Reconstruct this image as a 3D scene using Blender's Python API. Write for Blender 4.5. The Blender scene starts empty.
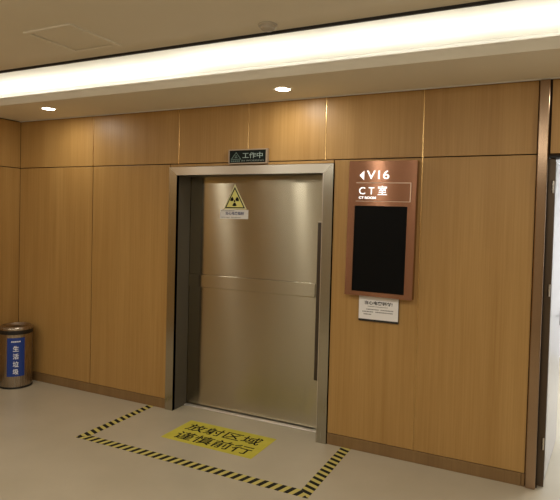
import bpy, bmesh, math, random
from mathutils import Vector, Matrix
random.seed(4)
sc = bpy.context.scene
C = sc.collection
PI = math.pi

# ---------------------------------------------------------------- materials
def mat(name, col, rough=0.5, metal=0.0, spec=0.5, **kw):
    m = bpy.data.materials.new(name); m.use_nodes = True
    b = m.node_tree.nodes['Principled BSDF']
    b.inputs['Base Color'].default_value = (*col, 1)
    b.inputs['Roughness'].default_value = rough
    b.inputs['Metallic'].default_value = metal
    b.inputs['Specular IOR Level'].default_value = spec
    for k, v in kw.items():
        b.inputs[k.replace('_', ' ')].default_value = v
    return m

def N(m, t, **kw):
    n = m.node_tree.nodes.new(t)
    for k, v in kw.items(): setattr(n, k, v)
    return n

def L(m, a, b): m.node_tree.links.new(a, b)

def noise_mat(name, c1, c2, scale, mapscale=(1, 1, 1), rough=0.5, metal=0.0, detail=5, bump=0.0, spec=0.5, lo=.3, hi=.7, coat=0.0):
    m = mat(name, c1, rough, metal, spec)
    b = m.node_tree.nodes['Principled BSDF']
    tc = N(m, 'ShaderNodeTexCoord'); mp = N(m, 'ShaderNodeMapping')
    mp.inputs['Scale'].default_value = mapscale
    oi = N(m, 'ShaderNodeObjectInfo')
    ad = N(m, 'ShaderNodeVectorMath', operation='ADD')
    sc3 = N(m, 'ShaderNodeVectorMath', operation='SCALE'); sc3.inputs['Scale'].default_value = 37.0
    L(m, oi.outputs['Random'], sc3.inputs[0])
    L(m, tc.outputs['Object'], ad.inputs[0]); L(m, sc3.outputs[0], ad.inputs[1])
    L(m, ad.outputs[0], mp.inputs['Vector'])
    nz = N(m, 'ShaderNodeTexNoise'); nz.inputs['Scale'].default_value = scale; nz.inputs['Detail'].default_value = detail
    L(m, mp.outputs[0], nz.inputs['Vector'])
    cr = N(m, 'ShaderNodeValToRGB')
    cr.color_ramp.elements[0].position = lo; cr.color_ramp.elements[1].position = hi
    cr.color_ramp.elements[0].color = (*c1, 1); cr.color_ramp.elements[1].color = (*c2, 1)
    L(m, nz.outputs['Fac'], cr.inputs['Fac']); L(m, cr.outputs[0], b.inputs['Base Color'])
    if bump:
        bp = N(m, 'ShaderNodeBump'); bp.inputs['Strength'].default_value = bump; bp.inputs['Distance'].default_value = .002
        L(m, nz.outputs['Fac'], bp.inputs['Height']); L(m, bp.outputs[0], b.inputs['Normal'])
    if coat:
        b.inputs['Coat Weight'].default_value = coat; b.inputs['Coat Roughness'].default_value = .22
    return m

def wood_mat(name, c1, c2, rough=.44):
    """straight vertical grain: broad soft bands plus fine pores, both stretched along z"""
    m = mat(name, c1, rough, 0, .45)
    b = m.node_tree.nodes['Principled BSDF']
    tc = N(m, 'ShaderNodeTexCoord'); oi = N(m, 'ShaderNodeObjectInfo')
    sc3 = N(m, 'ShaderNodeVectorMath', operation='SCALE'); sc3.inputs['Scale'].default_value = 37.0
    ad = N(m, 'ShaderNodeVectorMath', operation='ADD')
    L(m, oi.outputs['Random'], sc3.inputs[0]); L(m, tc.outputs['Object'], ad.inputs[0]); L(m, sc3.outputs[0], ad.inputs[1])
    fac = []
    for s, sz in ((9, .05), (90, .012), (260, .015)):
        mp = N(m, 'ShaderNodeMapping'); mp.inputs['Scale'].default_value = (1, 1, sz)
        L(m, ad.outputs[0], mp.inputs['Vector'])
        nz = N(m, 'ShaderNodeTexNoise'); nz.inputs['Scale'].default_value = s; nz.inputs['Detail'].default_value = 3
        L(m, mp.outputs[0], nz.inputs['Vector']); fac.append(nz.outputs['Fac'])
    a1 = N(m, 'ShaderNodeMath', operation='MULTIPLY_ADD'); a1.inputs[1].default_value = .8
    L(m, fac[1], a1.inputs[0]); L(m, fac[0], a1.inputs[2])
    a2 = N(m, 'ShaderNodeMath', operation='MULTIPLY_ADD'); a2.inputs[1].default_value = .5
    L(m, fac[2], a2.inputs[0]); L(m, a1.outputs[0], a2.inputs[2])
    cr = N(m, 'ShaderNodeValToRGB')
    cr.color_ramp.elements[0].position = .85; cr.color_ramp.elements[1].position = 1.5
    mr = N(m, 'ShaderNodeMapRange'); mr.inputs['From Min'].default_value = .8; mr.inputs['From Max'].default_value = 1.5
    L(m, a2.outputs[0], mr.inputs['Value'])
    cr.color_ramp.elements[0].position = 0; cr.color_ramp.elements[1].position = 1
    cr.color_ramp.elements[0].color = (*c1, 1); cr.color_ramp.elements[1].color = (*c2, 1)
    L(m, mr.outputs[0], cr.inputs['Fac']); L(m, cr.outputs[0], b.inputs['Base Color'])
    return m

def brushed(name, col, rough=.3, aniso=.8, along='X', amt=.08, tangent=None):
    """brushed metal, brush lines along the given axis"""
    m = mat(name, col, rough, 1.0)
    b = m.node_tree.nodes['Principled BSDF']
    b.inputs['Anisotropic'].default_value = aniso
    tn = N(m, 'ShaderNodeCombineXYZ')
    tn.inputs[tangent or {'X': 'Z', 'Z': 'X'}[along]].default_value = 1
    L(m, tn.outputs[0], b.inputs['Tangent'])
    tc = N(m, 'ShaderNodeTexCoord'); mp = N(m, 'ShaderNodeMapping')
    mp.inputs['Scale'].default_value = (2, 200, 200) if along == 'X' else (200, 200, 2)
    L(m, tc.outputs['Object'], mp.inputs['Vector'])
    nz = N(m, 'ShaderNodeTexNoise'); nz.inputs['Scale'].default_value = 2; nz.inputs['Detail'].default_value = 3
    L(m, mp.outputs[0], nz.inputs['Vector'])
    mr = N(m, 'ShaderNodeMapRange'); mr.inputs['To Min'].default_value = rough - amt; mr.inputs['To Max'].default_value = rough + amt
    L(m, nz.outputs['Fac'], mr.inputs['Value']); L(m, mr.outputs[0], b.inputs['Roughness'])
    return m

def emit(name, col, s):
    m = mat(name, tuple(.6*c for c in col), .5)
    b = m.node_tree.nodes['Principled BSDF']
    b.inputs['Emission Color'].default_value = (*col, 1); b.inputs['Emission Strength'].default_value = s
    return m

def stripe_mat(name, along, shear, period=.066):
    m = mat(name, (.6, .5, .12), .75, 0, .2)
    b = m.node_tree.nodes['Principled BSDF']
    tc = N(m, 'ShaderNodeTexCoord'); sx = N(m, 'ShaderNodeSeparateXYZ'); L(m, tc.outputs['Object'], sx.inputs[0])
    o = {'X': ('X', 'Y'), 'Y': ('Y', 'X')}[along]
    ma = N(m, 'ShaderNodeMath', operation='MULTIPLY_ADD'); ma.inputs[1].default_value = shear
    L(m, sx.outputs[o[1]], ma.inputs[0]); L(m, sx.outputs[o[0]], ma.inputs[2])
    dv = N(m, 'ShaderNodeMath', operation='DIVIDE'); dv.inputs[1].default_value = period; L(m, ma.outputs[0], dv.inputs[0])
    fr = N(m, 'ShaderNodeMath', operation='FRACT'); L(m, dv.outputs[0], fr.inputs[0])
    gt = N(m, 'ShaderNodeMath', operation='GREATER_THAN'); gt.inputs[1].default_value = .5; L(m, fr.outputs[0], gt.inputs[0])
    mx = N(m, 'ShaderNodeMix', data_type='RGBA')
    mx.inputs['A'].default_value = (.55, .47, .14, 1); mx.inputs['B'].default_value = (.012, .011, .009, 1)
    L(m, gt.outputs[0], mx.inputs['Factor']); L(m, mx.outputs['Result'], b.inputs['Base Color'])
    return m

M = {}
M['wood'] = wood_mat('oak_veneer', (.35, .19, .051), (.46, .274, .09))
M['wood_base'] = wood_mat('oak_baseboard', (.19, .108, .04), (.25, .15, .058), .5)
M['substrate'] = mat('dark_substrate', (.03, .018, .008), .8)
M['brass'] = mat('brass_strip', (.62, .42, .18), .25, 1.0)
M['floor'] = noise_mat('beige_vinyl', (.43, .378, .275), (.48, .422, .312), 2.2, rough=.33, spec=.4)
M['paint'] = noise_mat('ceiling_paint', (.80, .745, .62), (.82, .765, .64), 3, rough=.85, spec=.2)
M['cove'] = noise_mat('cove_paint', (.64, .62, .56), (.66, .64, .58), 3, rough=.9, spec=.2)
M['hallwall'] = noise_mat('hall_wall_paint', (.60, .52, .40), (.63, .55, .43), 3, rough=.8, spec=.2)
M['white'] = noise_mat('white_paint', (.80, .80, .80), (.83, .83, .84), 3, rough=.6)
M['black'] = mat('black_trim', (.015, .013, .012), .6)
M['steel_door'] = brushed('brushed_steel_door', (.46, .42, .315), .235, 1.0, 'X', .004)
M['steel_frame'] = brushed('brushed_steel_frame', (.43, .41, .34), .25, .6, 'Z', .05)
M['steel_head'] = brushed('brushed_steel_head', (.56, .525, .45), .32, .6, 'X', .05)
M['steel_dark'] = mat('dark_steel', (.10, .085, .07), .35, 1.0)
M['threshold'] = mat('threshold_aluminium', (.85, .82, .76), .35, .7)
M['jamb'] = mat('jamb_lining', (.14, .125, .10), .55, .6)
M['steel'] = mat('plain_steel', (.62, .58, .52), .25, 1.0)
M['bronze'] = brushed('rose_bronze', (.31, .155, .092), .22, .98, 'X', .012)
M['bronze_col'] = brushed('bronze_column', (.38, .265, .175), .22, .5, 'Z', .05)
M['screen'] = mat('black_glass', (.005, .005, .005), .4, 0, .06)
M['lit'] = emit('lit_white', (1, .97, .93), 1.1)
M['outline'] = mat('etched_outline', (.8, .62, .5), .4)
M['lens'] = emit('lamp_lens', (1, .95, .86), 14)
M['ring'] = mat('lamp_ring', (.8, .77, .7), .4)
M['plastic'] = mat('white_plastic', (.5, .45, .37), .5)
M['alu'] = mat('sign_frame_aluminium', (.42, .33, .24), .45, .5)
M['sign_face'] = mat('sign_face_black', (.006, .010, .008), .5, 0, .15)
M['sign_char'] = emit('sign_letters', (.5, .62, .55), .05)
M['sign_faint'] = mat('sign_letters_unlit', (.16, .20, .18), .5)
M['sign_green'] = mat('sign_trefoil_green', (.13, .20, .17), .5)
M['stk_yellow'] = mat('sticker_yellow', (.86, .83, .27), .45)
M['stk_edge'] = mat('sticker_edge', (.88, .86, .52), .45)
M['ink'] = mat('black_ink', (.008, .008, .008), .8, 0, .15)
M['ink_grey'] = mat('grey_ink', (.16, .15, .14), .6)
M['ink_blue'] = mat('blue_ink', (.04, .05, .18), .6)
M['paper'] = mat('white_paper', (.84, .83, .82), .6)
M['label_blue'] = mat('blue_label', (.010, .045, .26), .4)
M['label_white'] = mat('label_white', (.85, .88, .95), .5)
M['floor_yellow'] = noise_mat('floor_sticker_yellow', (.52, .46, .05), (.60, .53, .07), 9, rough=.65, spec=.3)
M['bin'] = brushed('bin_steel', (.40, .34, .27), .28, .5, 'Z', .06)
M['bin_black'] = mat('bin_black_rubber', (.012, .011, .010), .45)
M['stripe_left'] = stripe_mat('tape_stripes_side', 'Y', .4)
M['stripe_front'] = stripe_mat('tape_stripes_front', 'X', -.3)
M['stripe_right'] = stripe_mat('tape_stripes_right', 'Y', .35)
M['door_white'] = mat('door_lacquer', (.62, .61, .62), .25, 0, .6)
M['door_edge'] = mat('door_edge_brown', (.10, .07, .045), .4, .6)

# ---------------------------------------------------------------- mesh helpers
def box(bm, x0, x1, y0, y1, z0, z1, bev=0.0, seg=2):
    vs = [bm.verts.new(p) for p in ((x0,y0,z0),(x1,y0,z0),(x1,y1,z0),(x0,y1,z0),(x0,y0,z1),(x1,y0,z1),(x1,y1,z1),(x0,y1,z1))]
    fs = [bm.faces.new([vs[i] for i in q]) for q in ((0,3,2,1),(4,5,6,7),(0,1,5,4),(1,2,6,5),(2,3,7,6),(3,0,4,7))]
    if bev:
        es = list({e for f in fs for e in f.edges})
        bmesh.ops.bevel(bm, geom=es, offset=bev, segments=seg, profile=.5, affect='EDGES')

def lathe(bm, prof, seg=48, c=(0, 0, 0)):
    rings = []
    for r, z in prof:
        if r < 1e-6: rings.append([bm.verts.new((c[0], c[1], c[2]+z))])
        else: rings.append([bm.verts.new((c[0]+r*math.cos(2*PI*i/seg), c[1]+r*math.sin(2*PI*i/seg), c[2]+z)) for i in range(seg)])
    for a, b in zip(rings, rings[1:]):
        for i in range(seg):
            j = (i+1) % seg
            if len(a) == 1 and len(b) == 1: continue
            if len(a) == 1: bm.faces.new((a[0], b[j], b[i]))
            elif len(b) == 1: bm.faces.new((a[i], a[j], b[0]))
            else: bm.faces.new((a[i], a[j], b[j], b[i]))
    bmesh.ops.recalc_face_normals(bm, faces=bm.faces[:])

def prism(bm, pts, y0, y1):
    """polygon in x/z pushed from y0 (front) to y1 (back)"""
    f = [bm.verts.new((x, y0, z)) for x, z in pts]; b = [bm.verts.new((x, y1, z)) for x, z in pts]
    bm.faces.new(f); bm.faces.new(b[::-1]); n = len(pts)
    for i in range(n): bm.faces.new((f[i], b[i], b[(i+1) % n], f[(i+1) % n]))
    bmesh.ops.recalc_face_normals(bm, faces=bm.faces[:])

def obj(name, bm, m, parent=None, smooth=False, loc=(0, 0, 0)):
    me = bpy.data.meshes.new(name); bm.normal_update(); bm.to_mesh(me); bm.free()
    me.materials.append(m)
    if smooth:
        me.polygons.foreach_set('use_smooth', [True]*len(me.polygons))
        me.set_sharp_from_angle(angle=math.radians(40))
    o = bpy.data.objects.new(name, me); C.objects.link(o); o.location = loc
    if parent: o.parent = parent
    return o

def B(name, m, dims, parent=None, bev=0.0, smooth=False, loc=(0, 0, 0)):
    bm = bmesh.new(); box(bm, *dims, bev=bev); return obj(name, bm, m, parent, smooth, loc)

def thing(name, label, cat, loc=(0, 0, 0), group=None):
    o = bpy.data.objects.new(name, None); C.objects.link(o); o.location = loc; o.empty_display_size = .05
    return tag(o, label, cat, group)

def tag(o, label, cat, group=None):
    o['label'] = label; o['category'] = cat
    if group: o['group'] = group
    return o

def struct(o):
    o['kind'] = 'structure'; return o

def sempty(name, loc=(0, 0, 0)):
    o = bpy.data.objects.new(name, None); C.objects.link(o); o.location = loc; return struct(o)

def text_bm(s, x0, x1, z0, z1, bold=0.0, depth=.0012, keep=False):
    """lettering as a solid mesh fitted to the rectangle, lying in x/y with +z towards the reader"""
    cu = bpy.data.curves.new('t', 'FONT'); cu.body = s; cu.size = 1; cu.offset = bold; cu.extrude = .5; cu.resolution_u = 3
    t = bpy.data.objects.new('t', cu); C.objects.link(t)
    dg = bpy.context.evaluated_depsgraph_get(); dg.update()
    me = bpy.data.meshes.new_from_object(t.evaluated_get(dg))
    bm = bmesh.new(); bm.from_mesh(me)
    bpy.data.objects.remove(t); bpy.data.curves.remove(cu); bpy.data.meshes.remove(me)
    xs = [v.co.x for v in bm.verts]; ys = [v.co.y for v in bm.verts]
    a, b, c, d = min(xs), max(xs), min(ys), max(ys)
    sx = (x1-x0)/(b-a); sy = (z1-z0)/(d-c)
    for v in bm.verts:
        v.co = Vector((x0+(v.co.x-a)*sx, z0+(v.co.y-c)*sy, depth if v.co.z > 0 else 0.0))
    return bm

def to_wall(bm, y):
    """x/y lettering stood up on a plane facing -y, its back on y"""
    for v in bm.verts: v.co = Vector((v.co.x, y-v.co.z, v.co.y))
    return bm

def trefoil(bm, cx, cz, r, y0, y1, inv=False):
    n = 10
    prism(bm, [(cx+.2*r*math.cos(2*PI*i/16), cz+.2*r*math.sin(2*PI*i/16)) for i in range(16)], y0, y1)
    for k in range(3):
        a0 = PI/2 + k*2*PI/3 + (PI if inv else 0)
        inn = [(cx+.32*r*math.cos(a0-PI/6+PI/3*i/n), cz+.32*r*math.sin(a0-PI/6+PI/3*i/n)) for i in range(n+1)]
        out = [(cx+r*math.cos(a0-PI/6+PI/3*i/n), cz+r*math.sin(a0-PI/6+PI/3*i/n)) for i in range(n+1)]
        prism(bm, inn+out[::-1], y0, y1)

def tri_ring(bm, top, left, right, t, y0, y1):
    """triangular outline of width t"""
    P = [Vector(p) for p in (top, left, right)]
    c = (P[0]+P[1]+P[2])/3
    a = (P[0]-P[1]).length; b = (P[1]-P[2]).length; d = (P[2]-P[0]).length
    s = (a+b+d)/2; inr = math.sqrt(max(s*(s-a)*(s-b)*(s-d), 1e-12))/s
    ic = (P[0]*b + P[1]*d + P[2]*a)/(a+b+d)
    Q = [ic+(p-ic)*(1-t/inr) for p in P]
    for i in range(3):
        j = (i+1) % 3
        prism(bm, [tuple(P[i]), tuple(P[j]), tuple(Q[j]), tuple(Q[i])], y0, y1)

# ---------------------------------------------------------------- dimensions
XL, HT, SEAM, BB = -3.403, 2.688, 2.2, .086
HC, YS, YC = 2.85, -.645, -1.035          # main ceiling height, front of soffit, edge of main ceiling
XR, YB = 4.6, -6.2                        # far ends of the hall
DL, DR = 1.585, 2.55                      # right doorway

# ---------------------------------------------------------------- floor, walls
struct(B('floor', M['floor'], (XL-.1, XR+.1, YB-.1, 5.0, -.05, 0)))

wall = bmesh.new()
box(wall, XL-1.5, -1.40, .018, .14, 0, 2.98); box(wall, .05, DL, .018, .14, 0, 2.98)
box(wall, -1.40, .05, .018, .14, 2.15, 2.98); box(wall, DL, DR, .018, .14, 2.19, 2.98); box(wall, DR, XR, .018, .14, 0, 2.98)
wb = struct(obj('wall_back', wall, M['substrate']))
g = .0038
def panel(x0, x1, z0, z1):
    B('wall_panel', M['wood'], (x0-(x0+x1)/2+g, (x1-x0)/2-g, 0, .017, g, z1-z0-g), wb, .0015, loc=((x0+x1)/2, 0, z0))
XJ = [XL, -2.376, -1.361, -.659, .027, .772, 1.512]
for a, b in zip(XJ, XJ[1:]): panel(a, b, SEAM, HT-.006)
panel(DL, DR, SEAM, HT-.006); panel(DR, 3.6, SEAM, HT-.006); panel(3.6, XR, SEAM, HT-.006)
panel(XL, -2.376, BB, SEAM); panel(-2.376, -1.452, BB, SEAM); panel(.104, .772, BB, SEAM); panel(.772, 1.512, BB, SEAM)
panel(-1.452, .104, 2.172, SEAM); panel(DR, 3.6, BB, SEAM); panel(3.6, XR, BB, SEAM)
for x in XJ[1:-1]:
    B('joint_strip', M['brass'], (-.0045, .0045, -.0015, .016, 0, HT-.006-SEAM), wb, .001, loc=(x, 0, SEAM))
B('joint_strip', M['substrate'], (-.0028, .0028, .008, .016, 0, SEAM-BB), wb, loc=(-2.376, 0, BB))
B('joint_strip', M['brass'], (-.0045, .0045, -.001, .016, 0, SEAM-BB), wb, .001, loc=(.772, 0, BB))

# left wall, coming towards the viewer from the corner
bm = bmesh.new(); box(bm, XL-.14, XL-.018, YB, YC-.05, 0, 2.95); box(bm, XL-.14, XL-.018, YC-.05, .14, 0, HT-.001)
wl = struct(obj('wall_left', bm, M['substrate']))
ys = [.004, -1.03, -2.04, -3.06, -4.08, -5.1, YB]
for a, b in zip(ys, ys[1:]):
    for z0, z1 in ((BB, SEAM), (SEAM, HT-.006 if a > -1 else HC-.002)):
        B('wall_panel', M['wood'], (-.017, 0, -(a-b)/2+g, (a-b)/2-g, g, z1-z0-g), wl, .0015, loc=(XL, (a+b)/2, z0))
struct(B('wall_right', M['hallwall'], (XR, XR+.12, YB, .14, 0, 2.98)))
struct(B('wall_front', M['hallwall'], (XL-.14, XR+.12, YB-.12, YB, 0, 2.98)))

# baseboards, flush timber skirting
def base(name, x0, x1, y0, y1):
    return struct(B(name, M['wood_base'], (-(x1-x0)/2, (x1-x0)/2, y0, y1, 0, BB), None, .002, loc=((x0+x1)/2, 0, 0)))
base('baseboard_back', XL+.004, -1.454, -.004, .016)
base('baseboard_back.001', .106, 1.488, -.004, .016)
base('baseboard_back.002', 1.4895, 1.511, -.004, .016)
struct(B('baseboard_left', M['wood_base'], (XL-.016, XL+.004, YB, -.004, 0, BB), None, .002))

# ---------------------------------------------------------------- ceiling
bm = bmesh.new(); box(bm, XL-1.5, XR+.12, YB-.12, YC, HC, HC+.13)
struct(obj('ceiling', bm, M['paint']))
bm = bmesh.new(); box(bm, XL-1.5, XR+.12, YC-.02, .14, 2.98, 3.02)
box(bm, XL-1.5, XR+.12, YC, YC+.008, HC+.012, 2.98)
box(bm, XL-1.5, XR, .005, .0175, HT+.018, 2.98)
box(bm, XL-1.5, XL-1.48, YC, .005, HT, 2.98)
struct(obj('ceiling_cove', bm, M['cove']))
bm = bmesh.new()
box(bm, XL-1.5, XR, YS, .017, HT, HT+.018); box(bm, XL-1.5, XR, YS, YS+.02, HT+.018, 2.757)
struct(obj('ceiling_soffit', bm, M['paint']))
struct(B('trim_2', M['black'], (XL-1.48, XR, YC-.004, YC+.012, HC-.016, HC+.012)))           # dark edge of the main ceiling
struct(B('trim_3', M['white'], (XL, XR, -.014, -.0005, HT-.008, HT-.0005)))          # pale bead along the wall top

# ---------------------------------------------------------------- corner column beside the right doorway
bm = bmesh.new(); box(bm, 1.513, 1.576, -.022, .10, 0, HT-.009, bev=.009, seg=4)
struct(obj('trim_1', bm, M['bronze_col']))

# ---------------------------------------------------------------- main shielded door
d1 = sempty('door_1', (-.675, 0, 0))
ox = .675
def dx(a): return a+ox
FO, FI, FRO, FRI, FT, FB = -1.451, -1.368, .103, .022, 2.171, 2.10
bm = bmesh.new()
prism(bm, [(dx(FO), .0), (dx(FI), .0), (dx(FI), FB), (dx(FO), FT)], -.016, .018)
obj('door_frame', bm, M['steel_frame'], d1)
B('jamb', M['jamb'], (dx(FI)-.012, dx(FI), .0182, .196, 0, FB), d1)
bm = bmesh.new()
prism(bm, [(dx(FRI), .0), (dx(FRO), .0), (dx(FRO), FT), (dx(FRI), FB)], -.016, .018)
obj('door_frame', bm, M['steel_frame'], d1)
B('jamb', M['jamb'], (dx(FRI), dx(FRI)+.012, .0182, .196, 0, FB), d1)
bm = bmesh.new()
prism(bm, [(dx(FI), FB), (dx(FRI), FB), (dx(FRO), FT), (dx(FO), FT)], -.016, .018)
obj('door_frame', bm, M['steel_head'], d1)
B('jamb', M['jamb'], (dx(FI), dx(FRI), .0182, .196, FB, FB+.012), d1)
# lighter steel strip added for the bevel's highlight on the inner edge of the right frame post
B('frame_edge', M['steel'], (dx(FRI)-.004, dx(FRI)+.005, -.019, -.008, 0, FB), d1, .0015)
leaf = B('door_leaf', M['steel_door'], (dx(-1.46), dx(.10), .2, .26, .02, 2.2), d1, .003)
B('rail', M['steel_door'], (dx(-1.44), dx(-.108), .189, .2005, 1.10, 1.215), leaf, .004)
hd = B('handle', M['steel_dark'], (dx(-.096), dx(-.02), .187, .2005, .42, 1.715), leaf, .003)
B('handle_cap', M['steel'], (dx(-.097), dx(-.02), .184, .2005, 1.715, 1.727), leaf, .002)
B('threshold', M['threshold'], (dx(FI), dx(FRI), .155, .196, 0, .012), d1, .005)
bm = bmesh.new()
box(bm, dx(-1.46), dx(.10), .30, .33, 0, 2.25)
obj('backing', bm, M['substrate'], d1)

# ---------------------------------------------------------------- right doorway with its open leaf and the bright room beyond
d2 = sempty('door_2', (1.60, .05, 0))
B('door_frame', M['door_edge'], (-.016, .024, .008, .10, 0, 2.178), d2, .002)
bm = bmesh.new(); box(bm, -.013, .95, -.03, .09, 2.178, 2.189)
obj('door_frame', bm, M['black'], d2)
B('door_frame', M['door_edge'], (.93, .95, -.03, .09, 0, 2.178), d2, .002)
ang = math.atan2(.067, .742)
lf = B('door_leaf', M['door_white'], (-.043, 0, 0, .86, .008, 2.165), d2, .002, loc=(.028, .100, 0))
lf.rotation_euler = (0, 0, -ang)
bm = bmesh.new()
box(bm, 0, .008, .77, .795, .95, 1.09, bev=.002); box(bm, .012, .05, .784, .796, 1.015, 1.027); box(bm, .04, .052, .67, .796, 1.013, 1.029, bev=.003)
obj('handle', bm, M['steel_dark'], lf)
for z in (1.95, 1.27, .25):
    bm = bmesh.new(); lathe(bm, [(0, 0), (.008, 0), (.008, .08), (0, .08)], 12, (.012, .004, z)); obj('hinge', bm, M['steel'], d2, True)
bm = bmesh.new()
box(bm, 1.38, 1.46, .14, 4.2, 0, 2.75); box(bm, 4.0, 4.08, .14, 4.2, 0, 2.75); box(bm, 1.38, 4.08, 4.2, 4.28, 0, 2.75)
struct(obj('wall_room', bm, M['white']))
struct(B('ceiling_room', M['white'], (1.38, 4.08, .14, 4.28, 2.75, 2.80)))

# ---------------------------------------------------------------- lamps in the ceiling
def downlight(x, y, z, label, group):
    t = thing('downlight', label, 'ceiling light', (x, y, z), group)
    bm = bmesh.new(); lathe(bm, [(.054, -.0005), (.054, -.004), (.058, -.006), (.065, -.004), (.067, -.0005)], 40); obj('ring', bm, M['ring'], t, True)
    bm = bmesh.new(); lathe(bm, [(0, -.0075), (.030, -.0065), (.054, -.003), (.054, -.0008), (0, -.0008)], 40); obj('lens', bm, M['lens'], t, True)
    return t
downlight(-2.530, -.401, HT, 'lit round recessed downlight in the soffit near the left corner above the litter bin', 'soffit downlights')
downlight(-.186, -.335, HT, 'lit round recessed downlight in the soffit above the steel door', 'soffit downlights')

def area(name, loc, size, power, col, rot=(0, 0, 0), shape='DISK', sy=None, spread=PI):
    l = bpy.data.lights.new(name, 'AREA'); l.shape = shape; l.size = size; l.energy = power; l.color = col; l.spread = spread
    if sy: l.size_y = sy
    o = bpy.data.objects.new(name, l); C.objects.link(o); o.location = loc; o.rotation_euler = rot
    return o
WARM = (1, .945, .85)
for x, y in ((-2.530, -.401), (-.186, -.335), (2.15, -.335)):
    area('downlight_lamp', (x, y, HT-.008), .09, 3.5, WARM)
for x in (-3.0, -1.67, -.35, .97, 2.3, 3.6):
    for y in (-2.8, -5.0):
        area('hall_lamp', (x, y, HC-.004), .10, 10 if y > -4 else 5, WARM)
# tubes lying in the cove behind the lip
for i in range(8):
    area('cove_tube', (XL-.58+1.16*i, -.24 if i < 3 else -.32, HT+.045), 1.10, 3.6, (1, .98, .93), (PI, 0, 0), 'RECTANGLE', .03)
area('wall_fill_strip', (.6, -4.3, 2.80), 7.5, 13, WARM, (math.radians(75), 0, 0), 'RECTANGLE', .06)  # unseen fill light added behind the camera to brighten the upper wall
area('room_lamp', (2.6, 2.2, 2.74), 1.2, 75, (.95, .97, 1), (0, 0, 0), 'SQUARE')

# smoke detector and access panel in the main ceiling
t = thing('smoke_detector', 'small round white smoke detector on the main ceiling beside the dark edge trim', 'smoke detector', (.110, -1.150, HC))
bm = bmesh.new(); lathe(bm, [(0, -.0005), (.055, -.0005), (.055, -.010), (.050, -.014), (0, -.014)], 40); obj('base', bm, M['plastic'], t, True)
bm = bmesh.new(); lathe(bm, [(0, -.014), (.042, -.014), (.040, -.026), (.030, -.034), (0, -.036)], 40); obj('sensor_dome', bm, M['plastic'], t, True)

t = thing('access_panel', 'square flush access panel with a raised rim in the main ceiling at left', 'ceiling panel', (-1.155, -1.40, HC))
bm = bmesh.new(); w, h, e = .20, .215, .032
for d in ((-w, w, -h, -h+e), (-w, w, h-e, h), (-w, -w+e, -h+e, h-e), (w-e, w, -h+e, h-e)): box(bm, *d, -.012, 0, bev=.003)
obj('frame', bm, M['paint'], t)
B('hatch', M['paint'], (-w+e+.004, w-e-.004, -h+e+.004, h-e-.004, -.003, 0), t, .001)

# ---------------------------------------------------------------- lit sign above the door
t = thing('light_box_sign', 'small black illuminated sign with grey frame above the steel door frame', 'sign', (-.645, 0, 2.182))
hw = .183
bm = bmesh.new(); e = .010
for d in ((-hw, hw, 0, e), (-hw, hw, .122-e, .122), (-hw, -hw+e, e, .122-e), (hw-e-.004, hw, e, .122-e)): box(bm, d[0], d[1], -.036, -.001, d[2], d[3], bev=.0015)
obj('frame', bm, M['alu'], t)
fc = B('sign_face', M['sign_face'], (-hw+e, hw-e, -.031, -.001, e, .122-e), t)
obj('lettering', to_wall(text_bm('工作中', -.050, .140, .046, .094, .004), -.031), M['sign_char'], fc)
obj('small_lettering', to_wall(text_bm('IN WORKING', -.058, .152, .020, .034, .01), -.031), M['sign_faint'], fc)
bm = bmesh.new(); tri_ring(bm, (-.110, .100), (-.160, .038), (-.060, .038), .005, -.0322, -.031)
trefoil(bm, -.110, .060, .013, -.0322, -.031)
for i in range(5): box(bm, -.158+.018*i, -.158+.018*i+.012, -.0322, -.031, .020, .030)
obj('trefoil', bm, M['sign_green'], fc)

# ---------------------------------------------------------------- stickers on the door
t = thing('warning_sticker', 'yellow triangular radiation warning sticker on the steel door', 'sticker', (-.898, .2, 1.812))
bm = bmesh.new(); prism(bm, [(0, .222), (-.112, 0), (.124, 0)], -.0012, -.0002); obj('sheet', bm, M['stk_edge'], t)
bm = bmesh.new(); prism(bm, [(0, .19), (-.091, .014), (.097, .014)], -.0016, -.0012); obj('field', bm, M['stk_yellow'], t)
bm = bmesh.new(); tri_ring(bm, (0, .197), (-.099, .009), (.107, .009), .0095, -.0022, -.0012); obj('border', bm, M['ink'], t)
bm = bmesh.new(); trefoil(bm, 0, .072, .045, -.0024, -.0014, True); obj('trefoil', bm, M['ink'], t)

t = thing('notice_strip', 'white paper strip with blue lettering under the radiation triangle on the door', 'sticker', (-.90, .2, 1.728))
B('sheet', M['paper'], (-.145, .143, -.0011, -.0002, 0, .080), t)
obj('lettering', to_wall(text_bm('当心电离辐射', -.088, .10, .034, .062, .015), -.0011), M['ink_blue'], t)
rnd = random.Random(7)
for row in (((-.135, .0, .070),), ((-.135, -.05, .012), (-.03, .06, .013))):
    bm = bmesh.new()
    for x0, x1, z in row:
        x = x0
        while x < x1:
            w = rnd.uniform(.006, .012); box(bm, x, x+w, -.0017, -.0011, z-.003, z+.003); x += w+.004
    obj('small_lettering', bm, M['ink_grey'], t)

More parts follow.
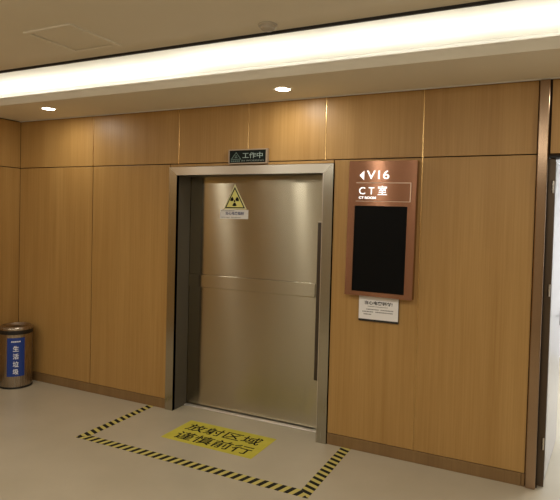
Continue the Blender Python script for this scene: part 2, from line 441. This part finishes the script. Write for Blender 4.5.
# ---------------------------------------------------------------- door number display
PX0, PX1, PZ0, PZ1, PD = .240, .742, 1.184, 2.176, .07
cx = (PX0+PX1)/2
t = thing('display_panel', 'tall bronze wall panel with a black screen and lit room number', 'display', (cx, 0, PZ0))
t.rotation_euler = (0, math.radians(.6), 0)
hw, H = (PX1-PX0)/2, PZ1-PZ0
SX0, SX1, SZ0, SZ1 = .293-cx, .684-cx, 1.216-PZ0, 1.848-PZ0
bm = bmesh.new()
for d in ((-hw, hw, 0, SZ0), (-hw, hw, SZ1, H), (-hw, SX0, SZ0, SZ1), (SX1, hw, SZ0, SZ1)): box(bm, d[0], d[1], -PD, -PD+.012, d[2], d[3])
box(bm, -hw, hw, -PD+.012, -.0015, 0, H)
bmesh.ops.remove_doubles(bm, verts=bm.verts[:], dist=1e-5)
obj('housing', bm, M['bronze'], t)
scr = B('screen', M['screen'], (SX0+.001, SX1-.001, -PD+.003, -PD+.013, SZ0+.001, SZ1-.001), t, .001)
y = -PD
bm = text_bm('V16', .377-cx, .545-cx, 2.043-PZ0, 2.106-PZ0, .008); obj('room_number', to_wall(bm, y), M['lit'], t)
bm = bmesh.new(); prism(bm, [(.322-cx, 2.070-PZ0), (.357-cx, 2.036-PZ0), (.357-cx, 2.104-PZ0)], y-.0012, y); obj('arrow', bm, M['lit'], t)
bm = text_bm('C T 室', .322-cx, .532-cx, 1.928-PZ0, 1.996-PZ0, .006); obj('room_name', to_wall(bm, y), M['lit'], t)
bm = text_bm('CT ROOM', .322-cx, .452-cx, 1.898-PZ0, 1.916-PZ0, .03); obj('room_name_small', to_wall(bm, y), M['lit'], t)
bm = bmesh.new(); z0, z1, x0, x1, e = 1.880-PZ0, 2.018-PZ0, .300-cx, .705-cx, .0045
for d in ((x0, x1, z0, z0+e*.6), (x0, x1, z1-e, z1), (x1-e*1.3, x1, z0, z1)): box(bm, d[0], d[1], y-.001, y, d[2], d[3])
obj('outline', bm, M['outline'], t)

# notice card in a dark holder under the display
t = thing('notice_card', 'white printed notice card in a dark holder below the black screen', 'notice', (.487, 0, .992))
B('holder', M['bin_black'], (-.150, .150, -.016, -.001, 0, .186), t, .001)
cd = B('card', M['paper'], (-.149, .149, -.0175, -.016, .016, .186), t)
obj('heading', to_wall(text_bm('当心电离辐射!', -.105, .105, .125, .153, .02, .0006), -.0175), M['ink'], cd)
bm = bmesh.new()
for z, segs in ((.112, ((-.08, .07, .3),)), (.090, ((-.09, .005, .0), (.018, .11, .0))), (.072, ((-.12, -.04, .0), (-.02, .11, .0))), (.053, ((-.11, -.055, .0),))):
    for x0, x1, k in segs:
        x = x0
        while x < x1:
            w = rnd.uniform(.005, .010)*(1-k); box(bm, x, min(x+w, x1+.002), -.0181, -.0175, z-.0035*(1-k), z+.0035*(1-k)); x += w+.003
obj('small_lettering', bm, M['ink_grey'], cd)

# ---------------------------------------------------------------- litter bin
R_ = .157
t = thing('litter_bin', 'round stainless steel litter bin with a blue label in the left corner', 'bin', (-3.175, -.205, 0))
bm = bmesh.new(); lathe(bm, [(0, 0), (R_-.004, 0), (R_+.001, .003), (R_+.001, .018), (R_-.002, .020), (0, .020)], 56); obj('base', bm, M['bin_black'], t, True)
bm = bmesh.new(); lathe(bm, [(R_-.006, .020), (R_-.003, .020), (R_-.003, .535), (R_-.006, .535)], 64); obj('body', bm, M['bin'], t, True)
bm = bmesh.new(); lathe(bm, [(0, .535), (R_-.004, .535), (R_-.002, .540), (R_-.002, .575), (0, .575)], 56); obj('gap_band', bm, M['bin_black'], t, True)
bm = bmesh.new(); lathe(bm, [(0, .582), (.085, .582), (.105, .588), (.118, .606), (.128, .612), (.140, .609), (R_, .596), (R_+.002, .590), (R_+.002, .576), (R_-.004, .575), (0, .575)], 64); obj('lid', bm, M['bin'], t, True)
bm = bmesh.new(); lathe(bm, [(0, .5835), (.075, .5835), (.078, .5825)], 48); obj('ash_tray', bm, M['steel_dark'], t, True)
a0 = math.atan2(-3.9713+.195, 1.6176+3.196)       # label side of the bin
def wrap(bm, r):
    for v in bm.verts:
        a = a0 + v.co.x/R_; rr = r + v.co.z
        v.co = Vector((rr*math.cos(a), rr*math.sin(a), v.co.y))
    return bm
bm = bmesh.new(); n = 16; w = .083
for i in range(n):
    xa, xb = -w+2*w*i/n, -w+2*w*(i+1)/n
    vs = [bm.verts.new((x, yy, zz)) for zz in (0, .0012) for x, yy in ((xa, .125), (xb, .125), (xb, .505), (xa, .505))]
    for q in ((0,3,2,1), (4,5,6,7), (0,1,5,4), (2,3,7,6)): bm.faces.new([vs[k] for k in q])
bmesh.ops.remove_doubles(bm, verts=bm.verts[:], dist=1e-6)
lb = obj('label', wrap(bm, R_-.0025), M['label_blue'], t, True)
bm = bmesh.new()
for k, ch in enumerate('生活垃圾'):
    zc = .400-.076*k
    b2 = text_bm(ch, -.026, .026, zc-.028, zc+.028, .02, .0008)
    me = bpy.data.meshes.new('x'); b2.to_mesh(me); b2.free(); bm.from_mesh(me); bpy.data.meshes.remove(me)
obj('lettering', wrap(bm, R_+.001), M['label_white'], lb)
bm = bmesh.new()
for i in range(5): 
    x = -.043+.018*i; vs = [(x, .462), (x+.013, .462), (x+.013, .475), (x, .475)]
    f = [bm.verts.new((p[0], p[1], .0006)) for p in vs]; bm.faces.new(f)
obj('small_lettering', wrap(bm, R_-.0013), M['label_white'], lb)

# ---------------------------------------------------------------- floor markings
def flat(name, m, pts, label, cat, group=None, h=.0012, loc=(0, 0, 0)):
    bm = bmesh.new(); f = [bm.verts.new((x-loc[0], y-loc[1], h)) for x, y in pts]; b = [bm.verts.new((x-loc[0], y-loc[1], .0)) for x, y in pts]
    bm.faces.new(f); bm.faces.new(b[::-1]); n = len(pts)
    for i in range(n): bm.faces.new((f[i], b[i], b[(i+1) % n], f[(i+1) % n]))
    bmesh.ops.recalc_face_normals(bm, faces=bm.faces[:])
    o = obj(name, bm, m, None, loc=loc); return tag(o, label, cat, group) if label else o
G = 'striped hazard tapes on the floor'
flat('hazard_tape', M['stripe_left'], [(-1.650, -.862), (-1.568, -.782), (-1.582, -.006), (-1.648, -.006)], 'black and yellow striped tape on the floor left of the yellow floor sticker', 'floor tape', G, loc=(-1.61, -.43, 0))
flat('hazard_tape', M['stripe_front'], [(-1.649, -.864), (.312, -.850), (.231, -.764), (-1.566, -.784)], 'long black and yellow striped tape on the floor parallel to the door', 'floor tape', G, loc=(-.67, -.81, 0))
flat('hazard_tape', M['stripe_right'], [(.313, -.849), (.303, -.006), (.226, -.006), (.232, -.763)], 'black and yellow striped tape running to the wall below the display panel', 'floor tape', G, loc=(.27, -.43, 0))

t = thing('floor_sticker', 'yellow rectangular floor sticker with two lines of black characters before the door', 'sticker', (-.68, -.325, 0))
B('sheet', M['floor_yellow'], (-.405, .410, -.205, .205, .0002, .0014), t)
bm = text_bm('放射区域', -.345, .335, .015, .150, .008, .0006); bm2 = text_bm('谨慎前行', -.330, .350, -.165, -.025, .008, .0006)
for k, b_ in enumerate((bm, bm2)):
    for v in b_.verts: v.co.z += .0014
    obj('lettering', b_, M['ink'], t)

# ---------------------------------------------------------------- camera
def cam_axes(yaw, pit, rol):
    f = Vector((-math.sin(yaw)*math.cos(pit), math.cos(yaw)*math.cos(pit), -math.sin(pit)))
    r = Vector((math.cos(yaw), math.sin(yaw), 0)); u = r.cross(f)
    c, s = math.cos(rol), math.sin(rol)
    return c*r+s*u, -s*r+c*u, f
r, u, f = cam_axes(.4591, .0280, .0255)
cd = bpy.data.cameras.new('camera'); cam = bpy.data.objects.new('camera', cd); C.objects.link(cam)
cam.matrix_world = Matrix(((r.x, u.x, -f.x, 1.6176), (r.y, u.y, -f.y, -3.9713), (r.z, u.z, -f.z, 1.7302), (0, 0, 0, 1)))
cd.sensor_fit = 'HORIZONTAL'; cd.sensor_width = 36; cd.lens = 550.29/560*36
cd.shift_x = 0; cd.shift_y = (235.16-250)/560
cd.clip_start = .05; cd.clip_end = 50
sc.camera = cam

w = bpy.data.worlds.new('world'); sc.world = w; w.use_nodes = True
w.node_tree.nodes['Background'].inputs[0].default_value = (.02, .018, .015, 1)
sc.view_settings.view_transform = 'Standard'; sc.view_settings.look = 'None'; sc.view_settings.gamma = 1
sc.view_settings.exposure = 0.27
sc.view_settings.use_curve_mapping = False
